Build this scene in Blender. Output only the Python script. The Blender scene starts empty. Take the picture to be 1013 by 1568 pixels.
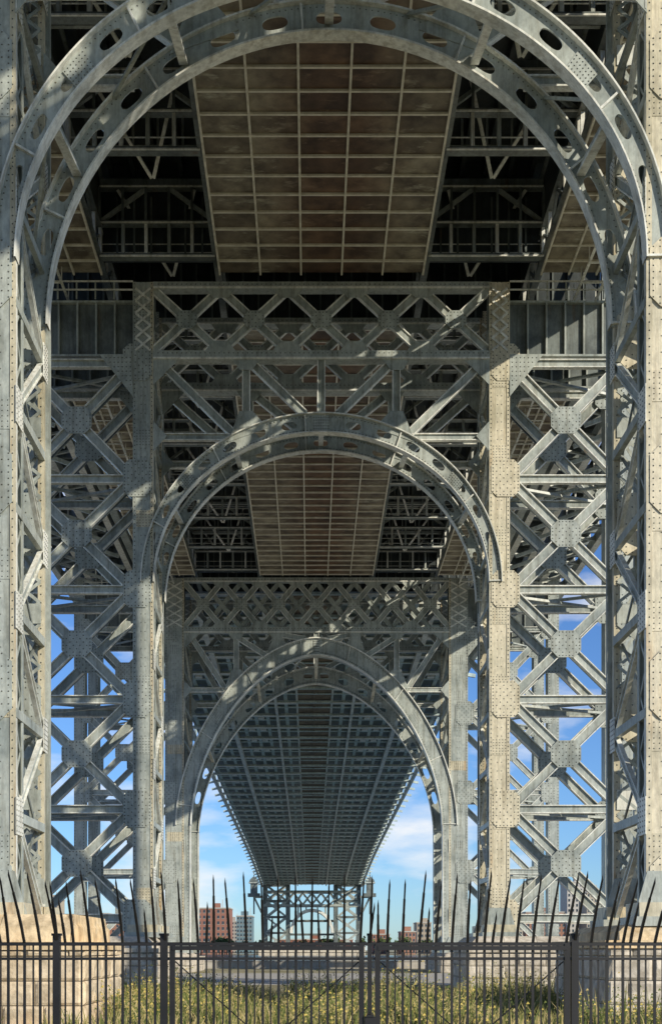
import bpy, math, random
from mathutils import Vector
random.seed(7)
R=random.Random(11)
CX=0.65
sc=bpy.context.scene
# ------------------------------------------------------------------ materials
def newmat(name):
    m=bpy.data.materials.new(name); m.use_nodes=True
    nt=m.node_tree; nt.nodes.clear()
    o=nt.nodes.new('ShaderNodeOutputMaterial'); b=nt.nodes.new('ShaderNodeBsdfPrincipled')
    nt.links.new(b.outputs[0],o.inputs[0])
    return m,nt,b
def tex(nt,scale,detail=4,stretch=(1,1,1),rough=.6):
    tc=nt.nodes.new('ShaderNodeTexCoord'); mp=nt.nodes.new('ShaderNodeMapping')
    mp.inputs['Scale'].default_value=stretch
    n=nt.nodes.new('ShaderNodeTexNoise'); n.inputs['Scale'].default_value=scale
    n.inputs['Detail'].default_value=detail; n.inputs['Roughness'].default_value=rough
    nt.links.new(tc.outputs['Object'],mp.inputs[0]); nt.links.new(mp.outputs[0],n.inputs['Vector'])
    return n
def ramp(nt,src,p0,p1,c0=(0,0,0,1),c1=(1,1,1,1)):
    r=nt.nodes.new('ShaderNodeValToRGB')
    r.color_ramp.elements[0].position=p0; r.color_ramp.elements[1].position=p1
    r.color_ramp.elements[0].color=c0; r.color_ramp.elements[1].color=c1
    nt.links.new(src,r.inputs[0]); return r
def mix(nt,fac,a,b,mode='MIX'):
    m=nt.nodes.new('ShaderNodeMix'); m.data_type='RGBA'; m.blend_type=mode
    if hasattr(fac,'links') or hasattr(fac,'is_linked'): nt.links.new(fac,m.inputs[0])
    else: m.inputs[0].default_value=fac
    for s,i in ((a,6),(b,7)):
        if isinstance(s,tuple): m.inputs[i].default_value=s
        else: nt.links.new(s,m.inputs[i])
    return m.outputs[2]
def c4(c): return (c[0],c[1],c[2],1)
def steel(name,base,dirt,rust,rp=(.62,.75),rough=.38,bump=.12):
    m,nt,b=newmat(name)
    a=tex(nt,.5,5); ra=ramp(nt,a.outputs[0],.36,.56)
    col=mix(nt,ra.outputs[0],c4(dirt),c4(base))
    s=tex(nt,1.0,5,(1.6,1.6,.18)); rs=ramp(nt,s.outputs[0],rp[0],rp[1])
    col=mix(nt,rs.outputs[0],col,c4(rust))
    g=tex(nt,6,4,(1,1,.5),.7); rg=ramp(nt,g.outputs[0],.28,.62,(.74,.74,.74,1),(1.1,1.1,1.1,1))
    col=mix(nt,1.0,col,rg.outputs[0],'MULTIPLY')
    st=tex(nt,2.2,5,(1.5,1.5,.10),.65); rst=ramp(nt,st.outputs[0],.36,.52,(.74,.72,.68,1),(1.04,1.04,1.04,1))
    col=mix(nt,1.0,col,rst.outputs[0],'MULTIPLY')
    nt.links.new(col,b.inputs['Base Color'])
    b.inputs['Roughness'].default_value=rough
    bp=nt.nodes.new('ShaderNodeBump'); bp.inputs['Strength'].default_value=bump; bp.inputs['Distance'].default_value=.02
    nt.links.new(g.outputs[0],bp.inputs['Height']); nt.links.new(bp.outputs[0],b.inputs['Normal'])
    return m
M_ST=steel('painted_steel',(.39,.425,.40),(.25,.285,.275),(.36,.29,.18),(.70,.84))
M_RU=steel('weathered_edge_steel',(.55,.51,.39),(.40,.37,.27),(.44,.26,.10),(.58,.74))
M_CR=steel('sunlit_cream_paint',(.62,.57,.44),(.50,.47,.36),(.46,.34,.18),(.62,.78))  # lighter copy of the steel, warm sunlight painted into its colour
M_RV=steel('rivet_steel',(.13,.14,.13),(.07,.08,.075),(.2,.13,.07))
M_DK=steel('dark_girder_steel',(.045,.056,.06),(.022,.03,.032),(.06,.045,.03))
M_MD=steel('mid_girder_steel',(.16,.185,.18),(.08,.095,.095),(.14,.10,.06))
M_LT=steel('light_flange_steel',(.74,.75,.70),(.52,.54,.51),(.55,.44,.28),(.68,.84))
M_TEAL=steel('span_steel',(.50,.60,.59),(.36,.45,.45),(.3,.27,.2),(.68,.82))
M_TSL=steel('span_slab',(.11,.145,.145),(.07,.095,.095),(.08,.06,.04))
def brown(name):
    m,nt,b=newmat(name)
    tc=nt.nodes.new('ShaderNodeTexCoord')
    mp=nt.nodes.new('ShaderNodeMapping');mp.inputs['Scale'].default_value=(1/2.4,1/1.5,0);mp.inputs['Location'].default_value=((-CX+6)/2.4,(25-.3)/1.5,0)
    nt.links.new(tc.outputs['Object'],mp.inputs[0])
    fl=nt.nodes.new('ShaderNodeVectorMath');fl.operation='FLOOR';nt.links.new(mp.outputs[0],fl.inputs[0])
    wn=nt.nodes.new('ShaderNodeTexWhiteNoise');nt.links.new(fl.outputs[0],wn.inputs['Vector'])
    cell=ramp(nt,wn.outputs['Value'],0,1,(.62,.58,.55,1),(1.25,1.27,1.25,1))
    a=tex(nt,.8,5,(1,1,1)); ra=ramp(nt,a.outputs[0],.34,.68,(.075,.058,.045,1),(.25,.215,.165,1))
    col=mix(nt,1.0,ra.outputs[0],cell.outputs[0],'MULTIPLY')
    # pale water stains
    s=tex(nt,.7,6,(.7,1.6,1),.7); rs=ramp(nt,s.outputs[0],.56,.72)
    col=mix(nt,rs.outputs[0],col,(.36,.34,.28,1))
    sx=nt.nodes.new('ShaderNodeSeparateXYZ');nt.links.new(tc.outputs['Object'],sx.inputs[0])
    ab=nt.nodes.new('ShaderNodeMath');ab.operation='SUBTRACT';nt.links.new(sx.outputs[0],ab.inputs[0]);ab.inputs[1].default_value=CX+.6
    aa=nt.nodes.new('ShaderNodeMath');aa.operation='ABSOLUTE';nt.links.new(ab.outputs[0],aa.inputs[0])
    rm=nt.nodes.new('ShaderNodeMapRange');rm.inputs[1].default_value=1.2;rm.inputs[2].default_value=4.2;nt.links.new(aa.outputs[0],rm.inputs[0])
    lane=mix(nt,rm.outputs[0],(.66,.46,.36,1),(1.2,1.24,1.2,1))
    col=mix(nt,1.0,col,lane,'MULTIPLY')
    nt.links.new(col,b.inputs['Base Color']); b.inputs['Roughness'].default_value=.6
    return m
M_BR=brown('rusty_deck_plate')
def simple(name,c,rough=.7,c2=None,scale=3):
    m,nt,b=newmat(name); c2=c2 or tuple(x*.65 for x in c)
    a=tex(nt,scale,4); ra=ramp(nt,a.outputs[0],.3,.7,c4(c2),c4(c))
    nt.links.new(ra.outputs[0],b.inputs['Base Color']); b.inputs['Roughness'].default_value=rough
    return m
M_SBR=simple('span_brown_strip',(.30,.24,.17),.8,(.15,.11,.08),1.0)
M_GRID=simple('grid_flange_paint',(.78,.75,.64),.5,(.52,.49,.40),2.0)
def stone(name,c,c2,c3):
    m,nt,b=newmat(name)
    v=nt.nodes.new('ShaderNodeTexVoronoi'); v.inputs['Scale'].default_value=.8
    tc=nt.nodes.new('ShaderNodeTexCoord'); nt.links.new(tc.outputs['Object'],v.inputs['Vector'])
    sp=nt.nodes.new('ShaderNodeSeparateColor'); nt.links.new(v.outputs['Color'],sp.inputs[0])
    base=mix(nt,sp.outputs[0],c4(c),c4(c2))
    s=tex(nt,.7,6,(1,1,.8)); rs=ramp(nt,s.outputs[0],.52,.72)
    base=mix(nt,rs.outputs[0],base,c4(c3))
    n=tex(nt,2.6,8,(1,1,1),.6); rn=ramp(nt,n.outputs[0],.34,.62,(.66,.63,.58,1),(1.15,1.13,1.1,1))
    col=mix(nt,1.0,base,rn.outputs[0],'MULTIPLY'); nt.links.new(col,b.inputs['Base Color'])
    b.inputs['Roughness'].default_value=.9
    bp=nt.nodes.new('ShaderNodeBump'); bp.inputs['Strength'].default_value=.7; bp.inputs['Distance'].default_value=.08
    nt.links.new(n.outputs[0],bp.inputs['Height']); nt.links.new(bp.outputs[0],b.inputs['Normal'])
    return m
M_STONE=stone('granite_blocks',(.66,.54,.38),(.56,.49,.38),(.42,.30,.18))
M_CAP=stone('sandstone_cap',(.70,.54,.33),(.64,.54,.38),(.46,.31,.17))
M_PALE=stone('pale_granite',(.58,.54,.47),(.48,.45,.40),(.34,.31,.27))
M_IRON=simple('black_iron',(.014,.014,.016),.5,(.006,.006,.007))
# ------------------------------------------------------------------ mesh builder
class MB:
    def __init__(s): s.v=[];s.f=[];s.m=[];s.mats=[]
    def mi(s,mat):
        if mat not in s.mats: s.mats.append(mat)
        return s.mats.index(mat)
    def hexa(s,c,mat):
        n=len(s.v); s.v+=c; k=s.mi(mat)
        for q in ((0,3,2,1),(4,5,6,7),(0,1,5,4),(1,2,6,5),(2,3,7,6),(3,0,4,7)):
            s.f.append(tuple(n+i for i in q)); s.m.append(k)
    def box(s,x0,x1,y0,y1,z0,z1,mat):
        if x0>x1:x0,x1=x1,x0
        s.hexa([(x0,y0,z0),(x1,y0,z0),(x1,y1,z0),(x0,y1,z0),(x0,y0,z1),(x1,y0,z1),(x1,y1,z1),(x0,y1,z1)],mat)
    def beam(s,p,q,w,t,mat,n=(0,1,0),off=0,side_off=0,jit=.008):
        p=Vector(p);q=Vector(q);d=(q-p)
        if d.length<1e-5:return
        d.normalize(); n=Vector(n); n=(n-d*n.dot(d)); n.normalize(); sd=d.cross(n)
        o=n*(off+R.uniform(-jit,jit))+sd*side_off
        a=sd*(w/2); b=n*(t/2); c=[]
        for e in (p,q):
            for u,v in ((-1,-1),(1,-1),(1,1),(-1,1)): c.append(tuple(e+o+a*u+b*v))
        s.hexa(c,mat)
    def chan(s,p,q,w,t,mat,n=(0,1,0),lip=.06,lm=None):
        s.beam(p,q,w-.02,.05,mat,n)
        for k in (-1,1): s.beam(p,q,lip,t,lm or mat,n,side_off=k*(w/2-lip/2))
    def laced(s,p,q,w,t,mat,n=(0,1,0),fl=.14,pitch=1.0,lw=.08,x=True,fm=None):
        p=Vector(p);q=Vector(q);d=q-p;L=d.length;d.normalize();nn=Vector(n);nn=(nn-d*nn.dot(d)).normalized();sd=d.cross(nn)
        for k in (-1,1): s.beam(p,q,fl,t,fm or mat,n,side_off=k*(w/2-fl/2))
        N=max(2,int(round(L/pitch)))
        hw=w/2-fl*.6
        for i in range(N):
            a=p+d*(L*i/N); b=p+d*(L*(i+1)/N); k=1 if i%2 else -1
            s.beam(a+sd*hw*k,b-sd*hw*k,lw,.025,mat,n,off=-t/2-.01,jit=.004)
            if x: s.beam(a-sd*hw*k,b+sd*hw*k,lw,.025,mat,n,off=-t/2-.04,jit=.004)
    def prism(s,pts,y0,y1,mat):
        j=R.uniform(0,.004); y0-=j
        n=len(s.v);k=s.mi(mat);N=len(pts)
        s.v+=[(a,y0,b) for a,b in pts]+[(a,y1,b) for a,b in pts]
        s.f.append(tuple(range(n,n+N)));s.m.append(k)
        s.f.append(tuple(range(n+2*N-1,n+N-1,-1)));s.m.append(k)
        for i in range(N):
            j=(i+1)%N; s.f.append((n+i,n+N+i,n+N+j,n+j)); s.m.append(k)
    def rivet(s,x,y,z,r=.045,h=.03,ax=0,mat=None):
        n=len(s.v);k=s.mi(mat or M_RV)
        for i in range(5):
            a=i*2*math.pi/5
            if ax==0: s.v.append((x+r*math.cos(a),y,z+r*math.sin(a)))
            else: s.v.append((x,y+r*math.cos(a),z+r*math.sin(a)))
        s.v.append((x,y-h,z) if ax==0 else (x+ax*h,y,z))
        for i in range(5): s.f.append((n+i,n+(i+1)%5,n+5));s.m.append(k)
    def obj(s,name,parent=None,smooth=False):
        me=bpy.data.meshes.new(name);me.from_pydata(s.v,[],s.f)
        for m in s.mats: me.materials.append(m)
        me.polygons.foreach_set('material_index',s.m);me.update()
        o=bpy.data.objects.new(name,me);sc.collection.objects.link(o)
        if parent:o.parent=parent
        return o
def empty(name):
    o=bpy.data.objects.new(name,None);sc.collection.objects.link(o);return o
# ------------------------------------------------------------------ pieces
def gusset(mb,x,z,y,w,h,ch,mat,riv=True,step=.2,rr=.04):
    hw,hh=w/2,h/2
    mb.prism([(x-hw+ch,z-hh),(x+hw-ch,z-hh),(x+hw,z-hh+ch),(x+hw,z+hh-ch),(x+hw-ch,z+hh),(x-hw+ch,z+hh),(x-hw,z+hh-ch),(x-hw,z-hh+ch)],y-.03,y,mat)
    if riv:
        nx=int(w/step);nz=int(h/step)
        for i in range(nx):
            for j in range(nz):
                px=-hw+(i+.5)*w/nx;pz=-hh+(j+.5)*h/nz
                if abs(px)+abs(pz)>hw+hh-ch-.05: continue
                if (i+j)%2 and abs(px)<hw*.75 and abs(pz)<hh*.75: continue
                mb.rivet(x+px,y-.034,z+pz,rr)
def arch(mb,y,cx,zc,ai,bi,ao,bo,n,nh,mat,flm,fw=.5,hole=True,thick=.06,rr=.04,splice=True,amin=0.0,no=None):
    no=no or n
    def P(u,v):
        a=amin+(math.pi-2*amin)*u; c,s=math.cos(a),math.sin(a)
        def e(A,B,n): return (A*math.copysign(abs(c)**(2/n),c),B*abs(s)**(2/n))
        i=e(ai,bi,n);o=e(ao,bo,no)
        return (cx+i[0]+(o[0]-i[0])*v, zc+i[1]+(o[1]-i[1])*v)
    k=mb.mi(mat);NE=20
    y0,y1=y,y+thick
    for c in range(nh):
        u0=c/nh;u1=(c+1)/nh
        b=len(mb.v)
        if not hole or c in (0,nh-1):
            NN=4
            for i in range(NN+1):
                u=u0+(u1-u0)*i/NN
                for v in (0,1):
                    p=P(u,v);mb.v+=[(p[0],y0,p[1]),(p[0],y1,p[1])]
            for i in range(NN):
                q=b+i*4
                mb.f+=[(q,q+2,q+6,q+4),(q+1,q+5,q+7,q+3)];mb.m+=[k,k]
            continue
        outer=[];inner=[]
        for i in range(NE):
            t=2*math.pi*(i+.5)/NE;ct,st=math.cos(t),math.sin(t)
            m=max(abs(ct),abs(st)); ox,oz=ct/m,st/m
            outer.append(P(u0+(u1-u0)*(.5+ox/2),.5+oz/2))
            exx=math.copysign(abs(ct)**.75,ct)*.24; ezz=math.copysign(abs(st)**.8,st)*.23
            inner.append(P(u0+(u1-u0)*(.5+exx),.5+ezz))
        mb.v+=[(p[0],y0,p[1]) for p in outer]+[(p[0],y0,p[1]) for p in inner]+[(p[0],y1,p[1]) for p in outer]+[(p[0],y1,p[1]) for p in inner]
        for i in range(NE):
            j=(i+1)%NE
            mb.f.append((b+i,b+j,b+NE+j,b+NE+i));mb.m.append(k)
            mb.f.append((b+2*NE+j,b+2*NE+i,b+3*NE+i,b+3*NE+j));mb.m.append(k)
            mb.f.append((b+NE+i,b+NE+j,b+3*NE+j,b+3*NE+i));mb.m.append(k)
    NS=nh*4
    for v,s in ((0,-1),(1,1)):
        kk=mb.mi(flm)
        for i in range(NS):
            a=P(i/NS,v);c=P((i+1)/NS,v);a2=P(i/NS,v+s*.07);c2=P((i+1)/NS,v+s*.07)
            b=len(mb.v)
            ya,yb=y-fw*.4,y+fw*.6
            mb.v+=[(a[0],ya,a[1]),(c[0],ya,c[1]),(c2[0],ya,c2[1]),(a2[0],ya,a2[1]),(a[0],yb,a[1]),(c[0],yb,c[1]),(c2[0],yb,c2[1]),(a2[0],yb,a2[1])]
            for q in ((0,1,2,3),(7,6,5,4),(0,4,5,1),(3,2,6,7)): mb.f.append(tuple(b+t for t in q));mb.m.append(kk)
    NR=int(nh*9)
    for i in range(NR):
        u=(i+.5)/NR
        for v in (.12,.88):
            p=P(u,v);mb.rivet(p[0],y-.004,p[1],rr)
    for c in range(0,nh+1,3):
        u=min(max(c/nh,.003),.997);a=P(u,.02);d=P(u,.98)
        mb.beam((a[0],y-.06,a[1]),(d[0],y-.06,d[1]),.07,.14,flm)
    if splice:
        for uc in (.5,.22,.78):
            du=.16/nh
            pts=[P(uc-du*1.6,.1),P(uc+du*1.6,.1),P(uc+du*1.6,.9),P(uc-du*1.6,.9)]
            mb.prism(pts,y-.045,y-.009,mat)
            for i in range(7):
                for j in range(5):
                    p=P(uc-du*1.4+du*2.8*i/6,.18+.16*j);mb.rivet(p[0],y-.051,p[1],rr*.9)
    return P
def frame(mb,y,p,style='plate'):
    cx=CX;hi=p['hi'];cw=p['cw'];ho=p['ho'];lv=p['lv'];zt=p['zt'];zb=p['zb'];rr=p.get('rr',.045);k=p.get('k',1.0);dp=p.get('dp',1.0)
    for s in (-1,1):
        x0=cx+s*hi;x1=cx+s*(hi+cw);xm=(x0+x1)/2
        if style=='plate':
            FM=M_CR if (s>0 and k==1.0) else M_ST  # right-hand columns get the painted-in sunlight tone
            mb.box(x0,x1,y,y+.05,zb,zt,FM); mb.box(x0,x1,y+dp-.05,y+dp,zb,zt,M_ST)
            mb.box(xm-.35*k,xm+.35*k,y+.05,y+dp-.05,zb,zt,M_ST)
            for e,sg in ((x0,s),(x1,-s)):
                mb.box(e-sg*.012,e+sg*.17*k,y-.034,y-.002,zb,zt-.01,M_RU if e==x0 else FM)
                mb.box(e-sg*.012,e+sg*.03,y-.002,y+.2,zb,zt-.01,M_LT)
                mb.box(e-sg*.012,e+sg*.03,y+dp-.2,y+dp-.002,zb,zt-.01,M_ST)
                z=zb+.2
                while z<zt: mb.rivet(e+sg*.09*k,y-.036,z,rr);z+=.26*k
            for xx in (-.12,.12):
                z=zb+.3
                while z<zt: mb.rivet(xm+xx*k,y-.002,z,rr*.8);z+=.52*k
            z=zb+2.2
            while z<zt:
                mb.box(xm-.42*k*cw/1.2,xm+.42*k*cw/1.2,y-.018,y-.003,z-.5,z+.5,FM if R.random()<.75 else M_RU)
                for u in range(5):
                    for v in range(6): mb.rivet(xm+(-.36+.18*u)*k,y-.019,z-.42+.168*v,rr*.8)
                z+=R.uniform(3,6)
            xi=x0+s*.05;L=int((zt-zb)/.9)
            for i in range(L):
                za=zb+i*.9;a,b=(y+.15,y+dp-.15) if i%2 else (y+dp-.15,y+.15)
                mb.beam((xi,a,za),(xi,b,za+.9),.09,.03,M_ST,(1,0,0))
        else:
            mb.laced((xm,y+.1,zb),(xm,y+.1,zt),cw,.2,M_ST,pitch=.75,fl=.22,lw=.11,fm=M_RU)
            mb.laced((xm,y+dp,zb),(xm,y+dp,zt),cw,.2,M_ST,pitch=1.5,fl=.22,lw=.11)
            for xx in (x0,x1):
                z=zb+.1
                sg=s if xx==x0 else -s
                while z<zt: mb.rivet(xx+sg*.11,y-.01,z,rr);z+=.3
            z=zb+1
            while z<zt:
                mb.box(x0+s*.1,x1-s*.1,y-.05,y-.02,z-.35,z+.35,M_LT if R.random()<.4 else M_ST)
                z+=3.27
        xo=cx+s*ho
        mb.box(xo-.5*k,xo+.5*k,y,y+.06,zb,zt,M_ST);mb.box(xo-.5*k,xo-.44*k,y+.06,y+dp,zb,zt,M_ST);mb.box(xo+.44*k,xo+.5*k,y+.06,y+dp,zb,zt,M_ST)
        z=zb
        while z<zt:
            mb.rivet(xo-.4*k,y-.002,z,rr);mb.rivet(xo+.4*k,y-.002,z,rr);z+=.28*k
        xa=cx+s*(hi+cw);xb=xo-s*.5*k;xc=(xa+xb)/2
        for i,z in enumerate(lv):
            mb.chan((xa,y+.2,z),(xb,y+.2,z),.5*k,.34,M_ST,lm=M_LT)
            g=xa-s*.25*k
            gusset(mb,g,z,y-.035,1.7*k,2.2*k,.35*k,M_CR if (s>0 and k==1.0) else M_ST,step=.19*k,rr=rr)  # right-hand gussets carry the same painted sunlight
            gusset(mb,xb,z,y-.035,1.3*k,1.9*k,.3*k,M_ST,step=.22*k,rr=rr)
        for i in range(len(lv)-1):
            z1,z0=lv[i],lv[i+1];zc=(z0+z1)/2
            for aa,bb in (((xa,z1),(xb,z0)),((xa,z0),(xb,z1))):
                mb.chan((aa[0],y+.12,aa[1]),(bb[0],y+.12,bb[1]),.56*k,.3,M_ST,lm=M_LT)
                mb.beam((aa[0],y+.75,aa[1]),(bb[0],y+.75,bb[1]),.36*k,.12,M_MD)
            gusset(mb,xc,zc,y-.04,1.8*k,1.6*k,.42*k,M_ST,step=.19*k,rr=rr)
        ztop=p['z3']
        g0,g1=p['z1']+.35,ztop-.9
        mb.box(xa,xb,y+.35,y+.4,g0,g1,M_MD)
        for zz in (g0,g1): mb.box(xa,xb,y+.1,y+.65,zz-.06,zz+.06,M_ST)
        n=int(abs(xb-xa)/1.1)
        for i in range(1,n): 
            xx=xa+(xb-xa)*i/n; mb.box(xx-.05,xx+.05,y+.12,y+.35,g0+.06,g1-.06,M_ST)
            mb.box(xx-.04,xx+.04,y-.1,y-.02,g1+.06,g1+1.1,M_ST)
        for zz in (g1+.6,g1+1.1): mb.box(xa,xb,y-.12,y-.04,zz-.035,zz+.035,M_LT)
    z1,z2,z3=p['z1'],p['z2'],p['z3']
    mb.box(cx-hi,cx+hi,y-.05,y+.6,z3-.2*k,z3+.2*k,M_ST)
    mb.box(cx-hi,cx+hi,y-.12,y-.05,z3-.2*k,z3-.1*k,M_LT)
    mb.box(cx-hi-.02,cx+hi+.02,y-.06,y+.55,z1,z1+.55*k,M_ST)
    mb.box(cx-hi,cx+hi,y-.16,y-.06,z1+.02,z1+.12*k,M_LT)
    x=cx-hi+.3
    while x<cx+hi: mb.rivet(x,y-.064,z1+.4*k,rr);mb.rivet(x,y-.054,z3+.05,rr);x+=.28*k
    n=p['nx'];W=2*hi/n;lb=z1+.55*k;lt=z3-.2*k;zm=(lb+lt)/2
    for i in range(n):
        xa=cx-hi+i*W;xb=xa+W
        mb.chan((xa,y+.1,lb),(xb,y+.1,lt),.5*k,.24,M_ST,lm=M_LT)
        mb.chan((xa,y+.14,lt),(xb,y+.14,lb),.5*k,.24,M_ST,lm=M_LT)
        gusset(mb,(xa+xb)/2,zm,y-.035,1.25*k,1.05*k,.3*k,M_ST,step=.2*k,rr=rr)
        for zz,sg in ((lb,1),(lt,-1)):
            if i>0: mb.prism([(xa-.9*k,zz),(xa+.9*k,zz),(xa+.45*k,zz+sg*.55*k),(xa-.45*k,zz+sg*.55*k)][::sg],y-.05,y-.02,M_ST)
        if p.get('dbl'):
            for q in (0,1):
                e0,e1=((xa-W/2),(xa+W/2)); 
                if i>0: mb.chan((e0,y+.35+q*.05,lb if q else lt),(e1,y+.35+q*.05,lt if q else lb),.4*k,.2,M_ST)
    for s in (-1,1):
        a=cx+s*(hi+.15);b=cx+s*(hi+cw-.15);nn=5
        for i in range(nn):
            za=lb+(lt-lb)*i/nn;zb2=lb+(lt-lb)*(i+1)/nn
            mb.beam((a,y-.06,za),(b,y-.06,zb2),.13*k,.04,M_LT);mb.beam((a,y-.09,zb2),(b,y-.09,za),.13*k,.02,M_LT)
    A=p['arch'];zc,ai,bi,ao,bo,en,nh=A
    xs=p['xs']
    def otop(x,aa=ao,bb=bo): return zc+bb*max(0,1-abs(x/aa)**en)**(1/en)
    for xx in xs:
        for s in ((-1,1) if xx>0 else (1,)):
            mb.chan((cx+s*xx,y+.12,z1),(cx+s*xx,y+.12,otop(xx)-.1),.48*k,.3,M_ST,lm=M_LT)
            if xx>0:
                zz=otop(xx)
                mb.prism([(cx+s*(xx+1.1*k),zz-.75*k),(cx+s*(xx-1.3*k),zz+.1*k),(cx+s*(xx-.4*k),zz+1.1*k),(cx+s*(xx+.4*k),zz+1.1*k)],y-.06,y-.02,M_ST)
                mb.prism([(cx+s*xx-.8*k,z1),(cx+s*xx+.8*k,z1),(cx+s*xx+.35*k,z1-.6*k),(cx+s*xx-.35*k,z1-.6*k)],y-.041,y-.010,M_ST)
    for s in (-1,1):
        for (xA,xB) in p['diag']:
            mb.chan((cx+s*xA,y+.13,z1-.1),(cx+s*xB,y+.13,otop(xB)+.1),.5*k,.28,M_ST,lm=M_LT)
        zz=p['zh']; xe=ao*(max(0,1-((zz-zc)/bo)**en))**(1/en)
        mb.chan((cx+s*hi,y+.16,zz),(cx+s*xe,y+.16,zz),.42*k,.3,M_ST,lm=M_LT)
        mb.prism([(cx+s*hi,z1),(cx+s*(hi-1.5*k),z1),(cx+s*hi,z1-1.5*k)],y-.05,y-.015,M_ST)
        mb.prism([(cx+s*hi,zz+.9*k),(cx+s*(hi-.8*k),zz),(cx+s*hi,zz-.9*k)],y-.075,y-.03,M_ST)
        mb.prism([(cx+s*(hi+cw),z1+.3),(cx+s*(hi+cw+2.0*k),z1+.3),(cx+s*(hi+cw),z1-2.2*k)],y-.085,y-.07,M_ST)
        for i in range(7):
            for j in range(7-i): mb.rivet(cx+s*(hi+cw+.15+.24*i*k),y-.090,z1+.1-.27*j*k,rr)
        if ai<hi-.2:
            xa,xb=cx+s*ai,cx+s*hi
            mb.box(xa,xb-s*.01,y-.02,y+.1,zb,zc,M_ST);mb.box(xa-s*.02,xa+s*.08,y-.1,y+.9,zb,zc+.02,M_LT)
            z=zb+.5
            while z<zc: mb.rivet(xa+s*.25,y-.022,z,rr);z+=.4
def tower(name,yf,yb,p,styles=('plate','plate'),arch2=None,holes=True):
    e=empty(name)
    mb=MB();frame(mb,yf,p,styles[0]);mb.obj(name+'_front_frame',e)
    p2=dict(p)
    if arch2:p2['arch']=arch2
    mb=MB();frame(mb,yb,p2,styles[1]);mb.obj(name+'_rear_frame',e)
    mb=MB()
    zc,ai,bi,ao,bo,en,nh=p['arch'];k=p.get('k',1)
    arch(mb,yf-.027,CX,zc,ai,bi,ao,bo,en,nh,M_ST,M_LT,fw=.5*k,rr=p.get('rr',.045),hole=holes)
    zc2,ai2,bi2,ao2,bo2,en2,nh2=p2['arch']
    arch(mb,yb-.027,CX,zc2,ai2,bi2,ao2,bo2,en2,nh2,M_ST,M_LT,fw=.5*k,rr=p.get('rr',.045),splice=False)
    if not holes:
        N=60;kk=mb.mi(M_ST)
        for i in range(N):
            q=[]
            for j in (i,i+1):
                a=math.pi*j/N;c,s=math.cos(a),math.sin(a)
                q.append((CX+ai*math.copysign(abs(c)**(2/en),c)*.999,zc+bi*abs(s)**(2/en)*.999))
            b=len(mb.v);mb.v+=[(q[0][0],yf,q[0][1]),(q[1][0],yf,q[1][1]),(q[1][0],yf+1.4,q[1][1]),(q[0][0],yf+1.4,q[0][1])]
            mb.f.append((b,b+1,b+2,b+3));mb.m.append(kk)
    for i in range(1,18):
        a=math.pi*i/18;c,s=math.cos(a),abs(math.sin(a))
        pa=(CX+ai*1.03*math.copysign(abs(c)**(2/en),c),yf+.2,zc+bi*1.03*s**(2/en));pb=(CX+ai2*1.03*math.copysign(abs(c)**(2/en2),c),yb-.05,zc2+bi2*1.03*s**(2/en2))
        if i%3==0 : 
            mb.beam(pa,pb,.3*k,.1,M_LT,(0,0,1)); mb.beam(pa,pb,.08,.35*k,M_ST,(0,0,1),off=.2*k)
        if i%3==0 and i<16:
            a2=math.pi*(i+1.5)/18;c2,s2=math.cos(a2),abs(math.sin(a2))
            pc=(CX+ao2*math.copysign(abs(c2)**(2/en2),c2),yb-.05,zc2+bo2*s2**(2/en2))
            mb.beam((pa[0],pa[1],pa[2]+.6),pc,.12,.1,M_ST,(0,0,1))
    mb.obj(name+'_arch_rings',e)
    mb=MB();hi=p['hi'];cw=p['cw'];dp=p.get('dp',1.0);zb=p['zb'];lv=p['lv']
    for s in (-1,1):
        for xx,nm in ((CX+s*(hi+.06),0),(CX+s*(hi+cw-.06),1)):
            ya=yf+dp*(.0 if nm==0 else 1);ybk=yb
            zz=zb
            H=3.27*k
            i=0
            while zz<p['z1']-1:
                z2=zz+H
                a,b=(ya+.2,ybk+.1) if i%2 else (ybk+.1,ya+.2)
                mb.chan((xx,a,zz),(xx,b,z2),.34*k,.16,M_ST,(1,0,0),lip=.05,lm=M_LT)
                if nm==0:
                    mb.beam((xx+s*.25,b,zz),(xx+s*.25,a,z2),.12*k,.05,M_MD,(1,0,0))
                    yy=a
                    y0_=yy-.35*k if yy>ya+1 else yy-.25;y1_=yy+.2 if yy>ya+1 else yy+.5*k
                    mb.box(xx-s*.09,xx-s*.115,y0_-.05,y1_+.05,zz-.6*k,zz+.6*k,M_LT)
                    for u in range(4):
                        for v in range(7): mb.rivet(xx-s*.117,y0_+(y1_-y0_)*u/3,zz-.5*k+v*k/6,.035,.02,-s)
                mb.beam((xx,ya,z2),(xx,ybk,z2),.3*k,.18,M_ST,(1,0,0))
                zz=z2;i+=1
    for s in (-1,1):
        for z in lv:
            xa=CX+s*(hi+cw);xb=CX+s*p['ho']
            mb.beam((xa,yf+1,z-.1),(xb,yb,z-.1),.2*k,.15,M_ST,(0,0,1));mb.beam((xb,yf+1,z+.1),(xa,yb,z+.1),.2*k,.15,M_ST,(0,0,1))
    for yy in (yf,yb):
        for s in (-1,1):
            xm=CX+s*(hi+cw/2)
            mb.box(xm-cw*.9,xm+cw*.9,yy-.5,yy+dp+.5,zb-.25,zb+.05,M_ST);mb.box(xm-cw*.75,xm+cw*.75,yy-.3,yy+dp+.3,zb+.05,zb+.5,M_RU)
            mb.prism([(xm-cw*.85,zb+.05),(xm+cw*.85,zb+.05),(xm+cw*.5,zb+1.5),(xm-cw*.5,zb+1.5)],yy-.13,yy-.095,M_ST)
    mb.obj(name+'_side_lacing',e)
    return e
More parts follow.
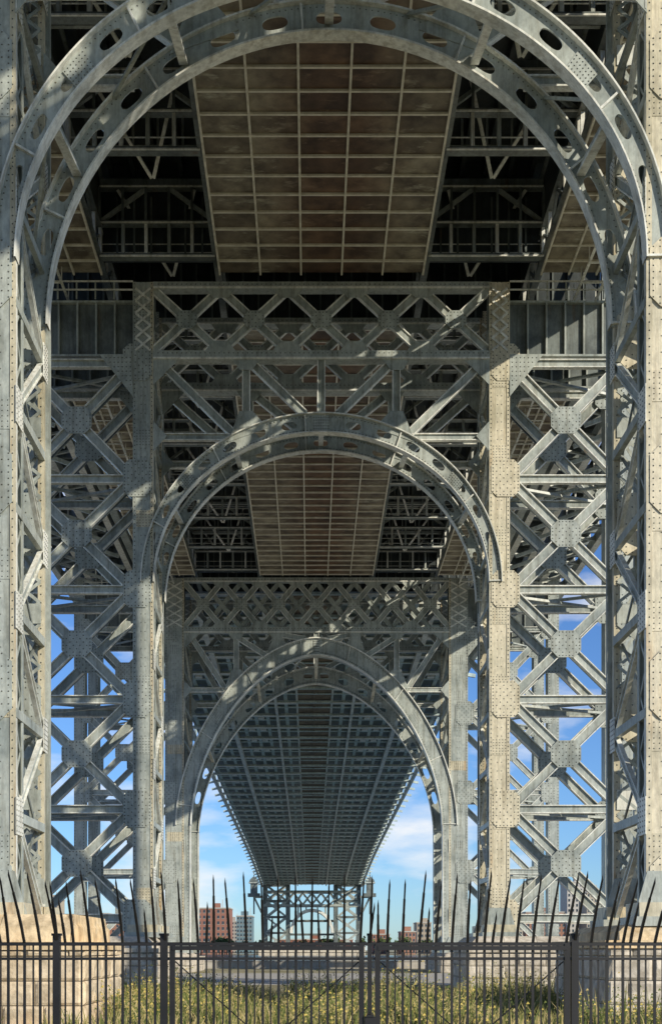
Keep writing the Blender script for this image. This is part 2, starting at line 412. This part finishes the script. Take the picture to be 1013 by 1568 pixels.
LV=[36.6,29.7,23.1,16.55,10.0,3.5]
PB=dict(hi=10.0,cw=1.2,ho=18.4,lv=LV,zt=41.4,zb=2.6,z1=36.75,z2=37.6,z3=41.2,nx=5,arch=(23.5,10.0,8.95,10.7,10.0,2.0,17),
        xs=[0,4.47],diag=[(9.6,5.2),(4.2,1.0)],zh=32.2,rr=.045)
PA=dict(PB);PA['rr']=.03
tower('bridge_tower',37.3,41.3,PA,('plate','laced'),(23.5,9.9,10.35,10.7,11.35,2.0,17))
tower('bridge_tower.001',70.0,74.0,PB,('plate','plate'),(23.5,9.8,9.55,10.5,10.5,2.0,17))
PC=dict(hi=14.2,cw=2.0,ho=25.4,lv=[36.0,27,18.5,10,1.5],zt=41.5,zb=1.5,z1=35.6,z2=36.4,z3=41.3,nx=7,
        arch=(15.0,13.5,18.3,15.0,20.0,1.78,22),xs=[0,4.2,8.6],diag=[(13.6,9.6),(9.0,5.4),(4.2,1.2)],zh=29.5,k=1.15,rr=.06,dp=1.5,dbl=True)
tower('bridge_tower.002',126,134,PC,('plate','plate'),(15.0,13.4,17.0,14.6,18.8,1.78,18),holes=False)
# ------------------------------------------------------------------ deck over side span
Y0,Y1=-25,133.0
ZD=41.6
e=empty('bridge_deck')
mb=MB()
def strip(xa,xb,nl):
    for (ya,yb) in ((Y0,69.6),(75.6,125.6)):
        mb.box(xa,xb,ya,yb,ZD+.14,ZD+.20,M_BR)
        for i in range(nl+1):
            x=xa+(xb-xa)*i/nl; mb.box(x-.055,x+.055,ya,yb,ZD-.03,ZD+.137,M_GRID)
        y=ya+.3;j=0
        while y<yb:
            mb.box(xa,xb,y-.055,y+.055,ZD+.02+.01*(j%2),ZD+.135,M_GRID);y+=1.5;j+=1
strip(CX-6,CX+6,5)
strip(CX-17.9,CX-13.0,3);strip(CX+13.0,CX+17.9,3)
mb.obj('underside_grid',e)
mb=MB()
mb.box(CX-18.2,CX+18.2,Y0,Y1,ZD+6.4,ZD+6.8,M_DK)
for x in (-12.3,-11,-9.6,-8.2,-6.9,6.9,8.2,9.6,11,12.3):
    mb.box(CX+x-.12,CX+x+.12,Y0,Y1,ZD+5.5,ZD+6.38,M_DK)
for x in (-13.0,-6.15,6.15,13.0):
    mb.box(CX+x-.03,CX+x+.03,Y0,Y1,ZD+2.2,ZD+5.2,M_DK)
    for z in (.42,2.1,5.3): mb.box(CX+x-.2,CX+x+.2,Y0,Y1,ZD+z,ZD+z+.12,M_MD)
    y=Y0
    while y<Y1-4:
        mb.beam((CX+x,y,ZD+.5),(CX+x,y+2,ZD+2.1),.14,.14,M_MD,(1,0,0));mb.beam((CX+x,y+2,ZD+2.1),(CX+x,y+4,ZD+.5),.14,.14,M_MD,(1,0,0))
        mb.box(CX+x-.1,CX+x+.1,y-.06,y+.06,ZD+.54,ZD+2.1,M_LT);y+=4
mb.obj('longitudinal_girders',e)
mb=MB()
ys=[-20,-12,-4,4,12,20,28,36,44,51,59.5,68.6,78,86,94,102,110,118,125]
for y in ys:
    for s in (-1,1):
        xa,xb=CX+s*6.2,CX+s*12.9
        for z,t in ((ZD+.35,.22),(ZD+2.3,.2),(ZD+4.4,.5)):
            mb.box(xa,xb,y-.22,y+.22,z,z+t,M_MD)
            mb.box(xa,xb,y-.3,y-.225,z,z+.08,M_LT)
        n=5
        for i in range(n+1):
            x=xa+(xb-xa)*i/n
            mb.box(x-.09,x+.09,y-.18,y+.18,ZD+.57,ZD+2.3,M_LT if i%2 else M_ST)
            mb.box(x-.07,x+.07,y-.26,y-.2,ZD+2.5,ZD+4.4,M_MD)
        mb.beam((xa,y,ZD+2.5),(xa+s*2.6,y,ZD+4.4),.2,.2,M_ST);mb.beam((xb,y,ZD+2.5),(xb-s*2.6,y,ZD+4.4),.2,.2,M_ST)
        mb.beam((xa+s*1.2,y,ZD+4.4),(xa+s*2.8,y+3.2,ZD+1.2),.22,.18,M_LT,(1,0,0))
        mb.beam((xb-s*1.0,y,ZD+4.4),(xa+s*2.9,y+3.2,ZD+1.2),.18,.16,M_LT,(1,0,0))
        for z in (1.0,1.5): mb.box(xa,xb,y+.5,y+.55,ZD+z,ZD+z+.05,M_LT)
        mb.box(xa,xb,y+3.9,y+4.1,ZD+3.2,ZD+3.45,M_ST)
        for i in range(1,5):
            x=xa+(xb-xa)*i/5;mb.box(x-.06,x+.06,y+3.95,y+4.05,ZD+3.45,ZD+5.4,M_ST)
        xo=CX+s*18
        mb.beam((xo,y,ZD+.2),(CX+s*20.5,y,ZD+3.5),.3,.2,M_ST)
        mb.box(CX+s*13.1,CX+s*18.2,y-.2,y+.2,ZD+.5,ZD+2.0,M_MD)
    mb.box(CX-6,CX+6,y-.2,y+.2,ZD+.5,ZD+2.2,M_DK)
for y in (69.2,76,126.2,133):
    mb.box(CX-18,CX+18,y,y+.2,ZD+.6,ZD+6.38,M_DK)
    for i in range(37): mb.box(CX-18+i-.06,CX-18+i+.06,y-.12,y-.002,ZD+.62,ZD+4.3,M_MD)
mb.obj('floor_beams',e)
mb=MB()
for s in (-1,1):
    x=CX+s*18.6
    for z in (ZD+.2,ZD+6.9,ZD+12): mb.box(x-.35,x+.35,Y0,Y1,z-.3,z+.3,M_ST)
    y=Y0
    while y<Y1-6:
        mb.beam((x,y,ZD+.5),(x,y+6,ZD+12),.4,.3,M_ST,(1,0,0));mb.beam((x,y+6,ZD+.5),(x,y,ZD+12),.4,.3,M_ST,(1,0,0))
        mb.box(x-.2,x+.2,y-.2,y+.2,ZD+.5,ZD+12,M_ST)
        y+=6
    mb.box(CX+s*15.2,CX+s*15.35,Y0,Y1,ZD-.75,ZD-.68,M_LT);mb.box(CX+s*16.5,CX+s*16.65,Y0,Y1,ZD-.75,ZD-.68,M_LT)
    y=Y0
    while y<Y1:
        mb.box(CX+s*15.22,CX+s*15.28,y,y+.06,ZD-.68,ZD+.3,M_LT);mb.box(CX+s*16.55,CX+s*16.6,y,y+.06,ZD-.68,ZD+.3,M_LT);mb.box(CX+s*15.2,CX+s*16.6,y,y+.1,ZD-.8,ZD-.75,M_LT);y+=2
    for (x0,x1) in ((19.0,20.2),(20.9,22.6),(23.4,24.8),(25.5,27.5)):
        mb.box(CX+s*x0,CX+s*x1,76,146,ZD+1.9,ZD+2.0,M_DK)
    for xx in (19.6,21.8,24.4,27.5): mb.box(CX+s*xx-.18,CX+s*xx+.18,76,146,ZD-.1,ZD+1.0,M_ST);mb.box(CX+s*xx-.3,CX+s*xx+.3,76,146,ZD-.16,ZD-.1,M_LT)
    y=77
    while y<146:
        mb.box(CX+s*18.9,CX+s*27.6,y-.15,y+.15,ZD+1.0,ZD+1.88,M_MD)
        mb.beam((CX+s*18.9,y,ZD-2.5),(CX+s*27.4,y,ZD+.6),.3,.2,M_ST)
        mb.box(CX+s*27.6-.08,CX+s*27.6+.08,y-.08,y+.08,ZD+1,ZD+3.6,M_LT)
        mb.beam((CX+s*19.6,y,ZD+.2),(CX+s*27.4,y+3.4,ZD+.2),.2,.15,M_ST,(0,0,1))
        mb.box(CX+s*23-.07,CX+s*23+.07,y-.07,y+.07,ZD-1.1,ZD+1,M_LT)
        y+=3.5
    for z in (2.2,2.8,3.6): mb.box(CX+s*27.6-.05,CX+s*27.6+.05,76,146,ZD+z-.05,ZD+z+.05,M_LT)
mb.obj('side_trusses',e)
# ------------------------------------------------------------------ main span
pts=[(134,41.6),(180,40.8),(243,38.7),(330,36.6),(410,34.3),(460,31.7),(515,28.3)]
def hz(y):
    for (a,b),(c,d) in zip(pts,pts[1:]):
        if y<=c: return b+(d-b)*(y-a)/(c-a)
    return pts[-1][1]
def hs(y): return (hz(max(134,y-20))+hz(y)+hz(min(515,y+20)))/3
e=empty('bridge_main_span')
mb=MB();SEG=9.0
n=int((512-134)/SEG)
def lbox(xa,xb,ya,yb,dz0,dz1,mat):
    za,zb=hs(ya),hs(yb)
    mb.hexa([(xa,ya,za+dz0),(xb,ya,za+dz0),(xb,yb,zb+dz0),(xa,yb,zb+dz0),(xa,ya,za+dz1),(xb,ya,za+dz1),(xb,yb,zb+dz1),(xa,yb,zb+dz1)],mat)
HW=21.0
xsl=[-20.2,-18.0,-15.9,-12.1,-9.9,-7.9,-4.6,4.6,7.9,9.9,12.1,15.9,18.0,20.2]
for i in range(n):
    ya=134+i*SEG;yb=ya+SEG
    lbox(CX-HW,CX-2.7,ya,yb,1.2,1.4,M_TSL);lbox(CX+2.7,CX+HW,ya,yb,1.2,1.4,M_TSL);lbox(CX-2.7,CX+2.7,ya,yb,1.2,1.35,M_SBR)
    for x in xsl: lbox(CX+x-.28,CX+x+.28,ya,yb,.98,1.19,M_TEAL)
    for x in (-2.8,0,2.8): lbox(CX+x-.16,CX+x+.16,ya,yb,.95,1.19,M_SBR if x==0 else M_LT)
    for x in (-14.0,14.0): lbox(CX+x-.35,CX+x+.35,ya,yb,.35,1.19,M_LT)
    for x in (-6.2,6.2): lbox(CX+x-.22,CX+x+.22,ya,yb,.55,1.19,M_LT)
    lbox(CX-21.6,CX+21.6,ya-.3,ya+.3,.62,.95,M_TEAL)
    lbox(CX-21.6,CX-2.9,ya-.6,ya+.6,.56,.618,M_LT);lbox(CX+2.9,CX+21.6,ya-.6,ya+.6,.56,.618,M_LT)
    ym=ya+SEG/2
    lbox(CX-20.6,CX+20.6,ym-.25,ym+.25,.93,1.1,M_TEAL)
    for x in (-17,-11,-9,9,11,17): lbox(CX+x-.5,CX+x+.5,ya+2,ya+3.2,.75,.97,M_LT)
    for s in (-1,1):
        lbox(CX+s*21.6-.25,CX+s*21.6+.25,ya,yb,.1,.95,M_LT)
        mb.beam((CX+s*21.6,ya,hs(ya)+.6),(CX+s*23.2,ya,hs(ya)+.3),.4,.5,M_TEAL,(0,0,1))
        mb.beam((CX+s*21.6,ya,hs(ya)+.9),(CX+s*21.6,yb,hs(yb)+11),.35,.3,M_TEAL,(1,0,0))
        mb.beam((CX+s*21.6,yb,hs(yb)+.9),(CX+s*21.6,ya,hs(ya)+11),.35,.3,M_TEAL,(1,0,0))
        lbox(CX+s*21.6-.25,CX+s*21.6+.25,ya,yb,10.8,11.5,M_TEAL)
mb.obj('span_framing',e)
# ------------------------------------------------------------------ far tower
def far_tower():
    e=empty('bridge_tower.003');mb=MB()
    M=M_MD
    for y in (512,522):
        for s in (-1,1):
            for xo in (10.5,20.5):
                mb.box(CX+s*xo-.9,CX+s*xo+.9,y,y+2,2,62,M)
            for z in range(2,62,7):
                mb.beam((CX+s*11,y,z),(CX+s*20,y,z+7),.8,.8,M_ST);mb.beam((CX+s*20,y,z),(CX+s*11,y,z+7),.8,.8,M_ST)
                mb.beam((CX+s*11,y,z),(CX+s*20,y,z),.8,.9,M)
        for z in (20.5,26.5): mb.box(CX-21,CX+21,y-.3,y+1,z,z+1,M_ST)
        for i in range(10):
            x=CX-20+i*4
            mb.beam((x,y,21.5),(x+4,y,26.5),.6,.5,M_ST);mb.beam((x+4,y,21.5),(x,y,26.5),.6,.5,M_ST)
        N=20
        for i in range(N):
            a=math.pi*i/N;b=math.pi*(i+1)/N
            mb.beam((CX+9*math.cos(a),y,9+10*math.sin(a)),(CX+9*math.cos(b),y,9+10*math.sin(b)),1.2,1,M_LT)
        for x in (-6,-2.5,2.5,6): mb.box(CX+x-.3,CX+x+.3,y,y+.6,9+10*math.sqrt(1-(x/9)**2),20.5,M_ST)
        for z in (8,14): mb.box(CX-10,CX+10,y+4,y+4.6,z,z+.8,M)
    for s in (-1,1):
        x=CX+s*25
        mb.box(x-2.6,x+2.6,506,510,24.5,26,M_MD);mb.box(x-1.5,x+1.5,507,509,26,30.3,M);mb.box(x-2.2,x+2.2,506.2,509.8,30.3,30.9,M_ST)
        for j in range(5):
            r=1.9*math.cos(j*.3)
            mb.box(x-r,x+r,508-r,508+r,30.9+j*.45,30.9+(j+1)*.45-.01,M)
        mb.box(x-.2,x+.2,507.8,508.2,33.1,36,M)
        mb.beam((x,508,24.5),(CX+s*21,511,16),.8,.8,M_ST);mb.box(CX+s*21,x,507,509,24,25,M_ST)
        mb.box(x-.3,x+.3,507.6,508.2,17,24.5,M)
    mb.box(CX-23,CX+23,508,526,-.8,3,M_PALE)
    mb.obj('far_tower_frame',e)
far_tower()
# ------------------------------------------------------------------ stone piers
def roughbox(mb,x0,x1,y0,y1,z0,z1,mat,amp=.09):
    z=z0;c=0
    mb.box(x0+.1,x1-.1,y0+.1,y1-.1,z0,z1,M_MD)
    while z<z1-.05:
        h=min(.75,z1-z)
        for side in (0,1,2):
            a0,a1=(x0,x1) if side==0 else (y0+.05,y1)
            a=a0-(c%2)*.6
            while a<a1:
                b=a+R.uniform(1.1,1.9);aa,bb=max(a,a0)+.012,min(b,a1)-.012
                if bb-aa>.1:
                    N=4;zz0,zz1=z+.012,z+h-.012;g={}
                    for i in range(N+1):
                        for j in range(N+1):
                            ed=min(i,N-i,j,N-j);d=(0 if ed==0 else R.uniform(.4,1)*amp)
                            t=aa+(bb-aa)*(0,.07,.5,.93,1)[i];zc=zz0+(zz1-zz0)*(0,.12,.5,.88,1)[j]
                            if side==0: g[i,j]=(t,y0-d,zc)
                            elif side==1: g[i,j]=(x1+d,t,zc)
                            else: g[i,j]=(x0-d,t,zc)
                    base=len(mb.v);k=mb.mi(mat)
                    for i in range(N+1):
                        for j in range(N+1): mb.v.append(g[i,j])
                    for i in range(N):
                        for j in range(N):
                            q=base+i*(N+1)+j;f=(q,q+N+1,q+N+2,q+1)
                            mb.f.append(f if side!=2 else f[::-1]);mb.m.append(k)
                    if side==0: mb.box(aa,bb,y0+.003,y0+.2,zz0,zz1,mat)
                    elif side==1: mb.box(x1-.2,x1-.003,aa,bb,zz0,zz1,mat)
                    else: mb.box(x0+.003,x0+.2,aa,bb,zz0,zz1,mat)
                a=b
        z+=h;c+=1
def pier(name,x0,x1,y0,y1,ztop,capx0,capx1,capz,body=None,cap=None):
    e=empty(name);mb=MB();body=body or M_STONE;cap=cap or M_CAP
    roughbox(mb,x0,x1,y0,y1,-.85,ztop-.25,body)
    # coping stones with joints
    a=x0-.15
    while a<x1+.1:
        b=min(a+R.uniform(1.8,2.6),x1+.15);mb.box(a+.01,b-.01,y0-.15-R.uniform(0,.02),y1+.15,ztop-.25,ztop,cap);a=b
    mb.obj(name+'_masonry',e)
    mb=MB();i=.35;h=capz-ztop
    a=capx0
    while a<capx1-.05:
        b=min(a+R.uniform(1.6,2.4),capx1);l=.01+(i if a==capx0 else 0);r=.01+(i if b==capx1 else 0)
        mb.hexa([(a+.01,y0+.25,ztop),(b-.01,y0+.25,ztop),(b-.01,y1-.3,ztop),(a+.01,y1-.3,ztop),(a+.01,y0+.3,ztop+h*.55),(b-.01,y0+.3,ztop+h*.55),(b-.01,y1-.35,ztop+h*.55),(a+.01,y1-.35,ztop+h*.55)],cap)
        mb.hexa([(a+.01,y0+.3,ztop+h*.55),(b-.01,y0+.3,ztop+h*.55),(b-.01,y1-.35,ztop+h*.55),(a+.01,y1-.35,ztop+h*.55),(a+l,y0+.8,capz),(b-r,y0+.8,capz),(b-r,y1-.8,capz),(a+l,y1-.8,capz)],cap)
        a=b
    mb.obj(name+'_capstone',e)
pier('stone_pier',-22,-6.9,35.6,42.6,1.85,-21.5,-7.2,2.7)
pier('stone_pier.001',9.2,23,36.3,44,1.9,9.6,22.5,2.4,M_PALE)
pier('stone_pier.002',-21,-9.0,68.6,76.5,1.7,-20.7,-9.3,2.4,M_PALE,M_PALE)
pier('stone_pier.003',9.2,22,68.6,76.5,1.7,9.5,21.7,2.4,M_PALE,M_PALE)
pier('stone_pier.004',-29,-12.5,122,138,.9,-28.5,-13,1.3,M_PALE,M_PALE)
pier('stone_pier.005',13.5,29,122,138,.9,14,28.5,1.3,M_PALE,M_PALE)
# ------------------------------------------------------------------ ground, river
def sheet(name,x0,x1,y0,y1,z,mat):
    mb=MB();mb.v=[(x0,y0,z),(x1,y0,z),(x1,y1,z),(x0,y1,z)];mb.f=[(0,1,2,3)];mb.m=[mb.mi(mat)];return mb.obj(name)
m,nt,b=newmat('dry_grass_ground')
a=tex(nt,.15,6);ra=ramp(nt,a.outputs[0],.35,.65,(.22,.19,.10,1),(.34,.31,.24,1));c=tex(nt,3,5);rc=ramp(nt,c.outputs[0],.3,.7,(.6,.65,.5,1),(1.3,1.25,1.1,1))
nt.links.new(mix(nt,1.0,ra.outputs[0],rc.outputs[0],'MULTIPLY'),b.inputs['Base Color']);b.inputs['Roughness'].default_value=.95
sheet('ground',-4000,4000,-1500,6000,-.8,m)
m,nt,b=newmat('river_water');b.inputs['Base Color'].default_value=(.05,.09,.11,1);b.inputs['Roughness'].default_value=.12
w=tex(nt,.6,4,(1,2,1));bp=nt.nodes.new('ShaderNodeBump');bp.inputs['Strength'].default_value=.5;nt.links.new(w.outputs[0],bp.inputs['Height']);nt.links.new(bp.outputs[0],b.inputs['Normal'])
sheet('river',-3500,3500,165,500,-.79,m)
M_CONC=simple('concrete_paving',(.48,.46,.42),.9,(.34,.32,.29),.8)
sheet('path',-60,60,80,120,-.795,M_CONC)
mb=MB();mb.box(-120,120,150,150.6,-.8,.1,M_CONC);mb.box(-120,120,149.9,150.7,.1,.25,M_CONC)
for i in range(-60,61): mb.box(i*2-.05,i*2+.05,150.2,150.3,.25,1.2,M_IRON)
mb.box(-120,120,150.2,150.3,1.2,1.28,M_IRON);mb.box(-120,120,150.2,150.3,.7,.75,M_IRON);mb.obj('esplanade_wall')
def grassmat(name,a,b_):
    m,nt,b=newmat(name);n=tex(nt,1.2,3);r=ramp(nt,n.outputs[0],.35,.65,c4(a),c4(b_));nt.links.new(r.outputs[0],b.inputs['Base Color']);b.inputs['Roughness'].default_value=.8;return m
G=[grassmat('grass_green',(.07,.10,.02),(.14,.17,.04)),grassmat('grass_straw',(.42,.33,.14),(.54,.45,.22)),grassmat('grass_olive',(.20,.20,.06),(.30,.28,.09)),grassmat('weed_flower',(.6,.46,.10),(.7,.56,.16))]
mb=MB();ki=[mb.mi(g) for g in G]
for i in range(38000):
    y=31+R.random()**1.3*30;x=R.uniform(-.30,.33)*y*1.02
    den=math.sin(x*.9+1.3*math.sin(y*.5))+math.sin(x*.31+y*.4)+.8*math.sin(x*2.7+y)
    if R.random()>.55+.35*den: continue
    if (x<-6.7 or x>9) and 35.4<y<44.2: continue
    h=R.uniform(.2,.8)+.5*max(0,den)*R.random();w=R.uniform(.012,.035);lx=R.gauss(0,.3)*h;ly=R.gauss(0,.2)*h
    n=len(mb.v);a=R.uniform(0,3.14);dx,dy=math.cos(a)*w,math.sin(a)*w*.5
    mb.v+=[(x-dx,y-dy,-.82),(x+dx,y+dy,-.82),(x+dx*.7+lx*.4,y+ly*.4,-.8+h*.6),(x-dx*.7+lx*.4,y+ly*.4,-.8+h*.6),(x+lx,y+ly,-.8+h)]
    kk=ki[R.choices((0,1,2),(4,4,4) if den<0.4 else (5,3,4))[0]]
    mb.f+=[(n,n+1,n+2,n+3),(n+3,n+2,n+4)];mb.m+=[kk,kk]
    if den>.6 and R.random()<.3:
        for l in range(5):
            q=Vector((x+lx+R.gauss(0,.07),y+ly+R.gauss(0,.07),-.8+h*R.uniform(.6,1.1)));sz=R.uniform(.02,.05);n=len(mb.v)
            mb.v+=[tuple(q+Vector((-sz,0,-sz*.5))),tuple(q+Vector((sz,R.uniform(-.03,.03),-sz*.3))),tuple(q+Vector((0,0,sz)))];mb.f.append((n,n+1,n+2));mb.m.append(ki[R.choice((0,0,3,1,2))])
mb.obj('grass')
# ------------------------------------------------------------------ iron fence
FY=10.0
def px(x): return (x-475)*FY/1800
def fence(name,xa,xb,gate=False):
    e=empty(name);mb=MB()
    zr=1.65
    for z,h in ((zr,.03),(zr-.125,.024),(-.45,.03)): mb.box(xa,xb,FY-.018,FY+.018,z-h/2,z+h/2,M_IRON)
    if gate:
        for z in (zr-.035,-.5): mb.box(xa+.06,xb-.06,FY-.035,FY+.035,z-.018,z+.018,M_IRON)
        for x in (xa+.06,xb-.06): mb.box(x-.022,x+.022,FY-.03,FY+.03,-.6,zr,M_IRON)
        mb.beam((xa+.08,FY+.04,zr-.15),(xb-.08,FY+.04,.1),.01,.01,M_IRON);mb.beam((xb-.08,FY+.05,zr-.15),(xa+.08,FY+.05,.1),.01,.01,M_IRON)
    n=int(round((xb-xa)/.068));
    for i in range(n+1):
        x=xa+(xb-xa)*i/n+R.uniform(-.005,.005)
        wb=.0105 if i%2==0 else .0065
        mb.box(x-wb,x+wb,FY-wb,FY+wb,-.75,zr+.0,M_IRON)
        if i%2==0 or R.random()<.25:
            prev=Vector((x,FY,zr));L=R.uniform(.46,.56) if i%2==0 else R.uniform(.18,.4)
            lean=R.uniform(.33,.44)*(L/.5);tw=R.gauss(0,.014)
            for j in range(1,5):
                t=j/4;q=Vector((x+tw*t,FY-lean*t**1.15,zr+L*(t**.97)))
                wd=.021 if j<3 else (.018 if j==3 else .013)
                mb.beam(prev,q,wd,wd,M_IRON,(0,1,0),jit=0);prev=q
            b=len(mb.v);s=.0065
            mb.v+=[(prev.x-s,prev.y-s,prev.z),(prev.x+s,prev.y-s,prev.z),(prev.x+s,prev.y+s,prev.z),(prev.x-s,prev.y+s,prev.z),(prev.x,prev.y-.02,prev.z+.05)]
            k=mb.mi(M_IRON)
            for f in ((0,1,4),(1,2,4),(2,3,4),(3,0,4)): mb.f.append(tuple(b+t for t in f));mb.m.append(k)
    mb.obj(name.split('.')[0]+'_bars',e)
    return e
def post(x,w=.05,zt=1.72):
    mb=MB();mb.box(x-w/2,x+w/2,FY-w/2,FY+w/2,-.8,zt,M_IRON);mb.box(x-w*.65,x+w*.65,FY-w*.65,FY+w*.65,zt,zt+.02,M_IRON);mb.box(x-w*.8,x+w*.8,FY-w*.8,FY+w*.8,-.8,-.72,M_IRON);mb.obj('fence_post')
fence('iron_fence',-4.2,px(87));fence('iron_fence.001',px(87),px(250));fence('iron_gate',px(253),px(564),True);fence('iron_gate.001',px(567),px(878),True);fence('iron_fence.002',px(880),4.6)
for x in (87,251,565.5,879): post(px(x),.06 if x!=565.5 else .035)
mb=MB();mb.box(px(558),px(574),FY-.05,FY+.05,.93,1.03,M_IRON);mb.box(px(560),px(572),FY-.06,FY-.05,1.03,1.05,M_IRON)
N=8
for i in range(N): 
    a=math.pi*i/N;b=math.pi*(i+1)/N
    mb.beam((px(566)+.03*math.cos(a),FY-.05,1.03+.04*math.sin(a)),(px(566)+.03*math.cos(b),FY-.05,1.03+.04*math.sin(b)),.01,.01,M_IRON)
mb.obj('padlock')
# ------------------------------------------------------------------ far bank
M_GL=simple('window_glass',(.05,.07,.09),.2)
def building(name,pxa,pxb,pyt,D,col,rows,cols,depth=20,trim=(.5,.48,.44),roof=True):
    s=D/1800;x0=(pxa-475)*s;x1=(pxb-475)*s;zt=1.6+(1455-pyt)*s
    e=empty(name);mb=MB();mt=simple(name+'_wall',col,.85);tr=simple(name+'_trim',trim,.8)
    mb.box(x0,x1,D,D+depth,-.8,zt,mt);mb.box(x0-.3,x1+.3,D-.3,D+depth+.3,zt,zt+.6,tr)
    if roof:
        xm=x0+(x1-x0)*R.uniform(.3,.7);mb.box(xm-2,xm+2,D+4,D+8,zt+.6,zt+3,mt);mb.box(xm+3,xm+3.3,D+5,D+5.3,zt+.6,zt+5,tr)
    mb.obj(name.split('.')[0]+'_walls',e);mb=MB()
    cw=(x1-x0)/cols;rh=(zt+.8)/rows
    for i in range(cols):
        for j in range(rows):
            xa=x0+cw*(i+.25);za=-.8+rh*(j+.3)
            mb.box(xa,xa+cw*.5,D-.05,D+.1,za,za+rh*.5,M_GL);mb.box(xa-.1,xa+cw*.5+.1,D-.15,D-.055,za-.2,za-.02,tr)
    mb.obj(name.split('.')[0]+'_windows',e)
building('brick_apartment_building',302,352,1392,600,(.33,.16,.12),8,7)
building('glass_office_building',362,386,1404,640,(.16,.25,.30),9,5)
building('stone_office_building',350,363,1412,700,(.40,.37,.33),9,3)
building('brick_apartment_building.001',614,636,1428,600,(.38,.2,.14),4,4)
building('tan_apartment_building',638,660,1414,680,(.42,.36,.28),6,4)
building('brick_apartment_building.005',570,596,1432,620,(.33,.16,.11),4,5)
building('white_apartment_building',868,898,1352,700,(.55,.53,.5),14,5)
building('tan_apartment_building.001',898,925,1368,660,(.45,.40,.33),12,5)
building('tan_apartment_building.002',62,88,1378,690,(.48,.42,.33),11,5)
building('brick_apartment_building.002',120,165,1400,640,(.36,.17,.12),8,8)
building('brick_apartment_building.003',170,230,1415,650,(.33,.18,.13),6,9)
building('tan_apartment_building.003',740,800,1405,650,(.42,.38,.32),8,9)
building('brick_apartment_building.004',805,866,1398,670,(.33,.17,.12),8,9)
building('brick_warehouse',420,540,1440,560,(.30,.12,.08),3,14)
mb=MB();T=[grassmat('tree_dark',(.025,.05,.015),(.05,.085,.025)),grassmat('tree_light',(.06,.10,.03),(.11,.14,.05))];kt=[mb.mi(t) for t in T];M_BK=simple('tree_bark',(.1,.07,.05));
for i in range(90):
    tx=R.uniform(-170,170);ty=R.uniform(530,555);h=R.uniform(5,9);r=h*.42
    mb.beam((tx,ty,-.8),(tx,ty,h*.5),.4,.4,M_BK)
    for l in range(110):
        a=R.uniform(0,6.28);u=R.uniform(-1,1);q=R.random()**.4*r*(.75+.35*math.sin(a*3+i));c=(tx+q*math.cos(a)*math.sqrt(1-u*u),ty+q*math.sin(a),h*.62+q*u*.8);sz=R.uniform(.4,.9)
        n=len(mb.v);d1=Vector((R.gauss(0,1),R.gauss(0,1),R.gauss(0,1))).normalized()*sz;d2=Vector((R.gauss(0,1),R.gauss(0,1),R.gauss(0,1))).normalized()*sz;C=Vector(c)
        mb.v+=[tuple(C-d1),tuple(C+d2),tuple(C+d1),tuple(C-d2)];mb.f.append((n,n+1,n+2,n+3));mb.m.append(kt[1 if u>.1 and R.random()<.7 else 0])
mb.obj('distant_trees')
# ------------------------------------------------------------------ light & sky
EL=math.radians(24);AZ=math.radians(47)
w=bpy.data.worlds.new('World');sc.world=w;w.use_nodes=True;nt=w.node_tree;nt.nodes.clear()
o=nt.nodes.new('ShaderNodeOutputWorld');bg=nt.nodes.new('ShaderNodeBackground');sk=nt.nodes.new('ShaderNodeTexSky')
sk.sky_type='NISHITA';sk.sun_disc=False;sk.sun_elevation=EL;sk.sun_rotation=math.pi-AZ;sk.dust_density=.2;sk.ozone_density=2.0;sk.air_density=1.0
tc=nt.nodes.new('ShaderNodeTexCoord');mp=nt.nodes.new('ShaderNodeMapping');mp.inputs['Scale'].default_value=(1,1,3.0);mp.inputs['Location'].default_value=(.3,.2,.0)
nz=nt.nodes.new('ShaderNodeTexNoise');nz.inputs['Scale'].default_value=7;nz.inputs['Detail'].default_value=8;nz.inputs['Roughness'].default_value=.52
nt.links.new(tc.outputs['Generated'],mp.inputs[0]);nt.links.new(mp.outputs[0],nz.inputs['Vector'])
r=ramp(nt,nz.outputs[0],.50,.72)
blue=mix(nt,1.0,sk.outputs[0],(.50,.74,1.12,1),'MULTIPLY')
col=mix(nt,r.outputs[0],blue,(7.4,7.5,7.6,1))
nt.links.new(col,bg.inputs[0]);bg.inputs[1].default_value=.13;nt.links.new(bg.outputs[0],o.inputs[0])
L=bpy.data.lights.new('sun','SUN');L.energy=5;L.angle=math.radians(.5);L.color=(1,.90,.72)
lo=bpy.data.objects.new('sun',L);sc.collection.objects.link(lo)
d=Vector((-math.sin(AZ)*math.cos(EL),math.cos(AZ)*math.cos(EL),-math.sin(EL)))
lo.rotation_euler=d.to_track_quat('-Z','Y').to_euler()
c=bpy.data.cameras.new('camera');co=bpy.data.objects.new('camera',c);sc.collection.objects.link(co)
co.location=(0,0,1.6);co.rotation_euler=(math.radians(90),0,0)
c.sensor_fit='HORIZONTAL';c.sensor_width=36;c.lens=36*1800/1013
c.shift_x=(506.5-475)/1013;c.shift_y=(1455-784)/1013;c.clip_end=10000;c.clip_start=.1
sc.camera=co
sc.view_settings.view_transform='Standard';sc.view_settings.look='None';sc.view_settings.exposure=0
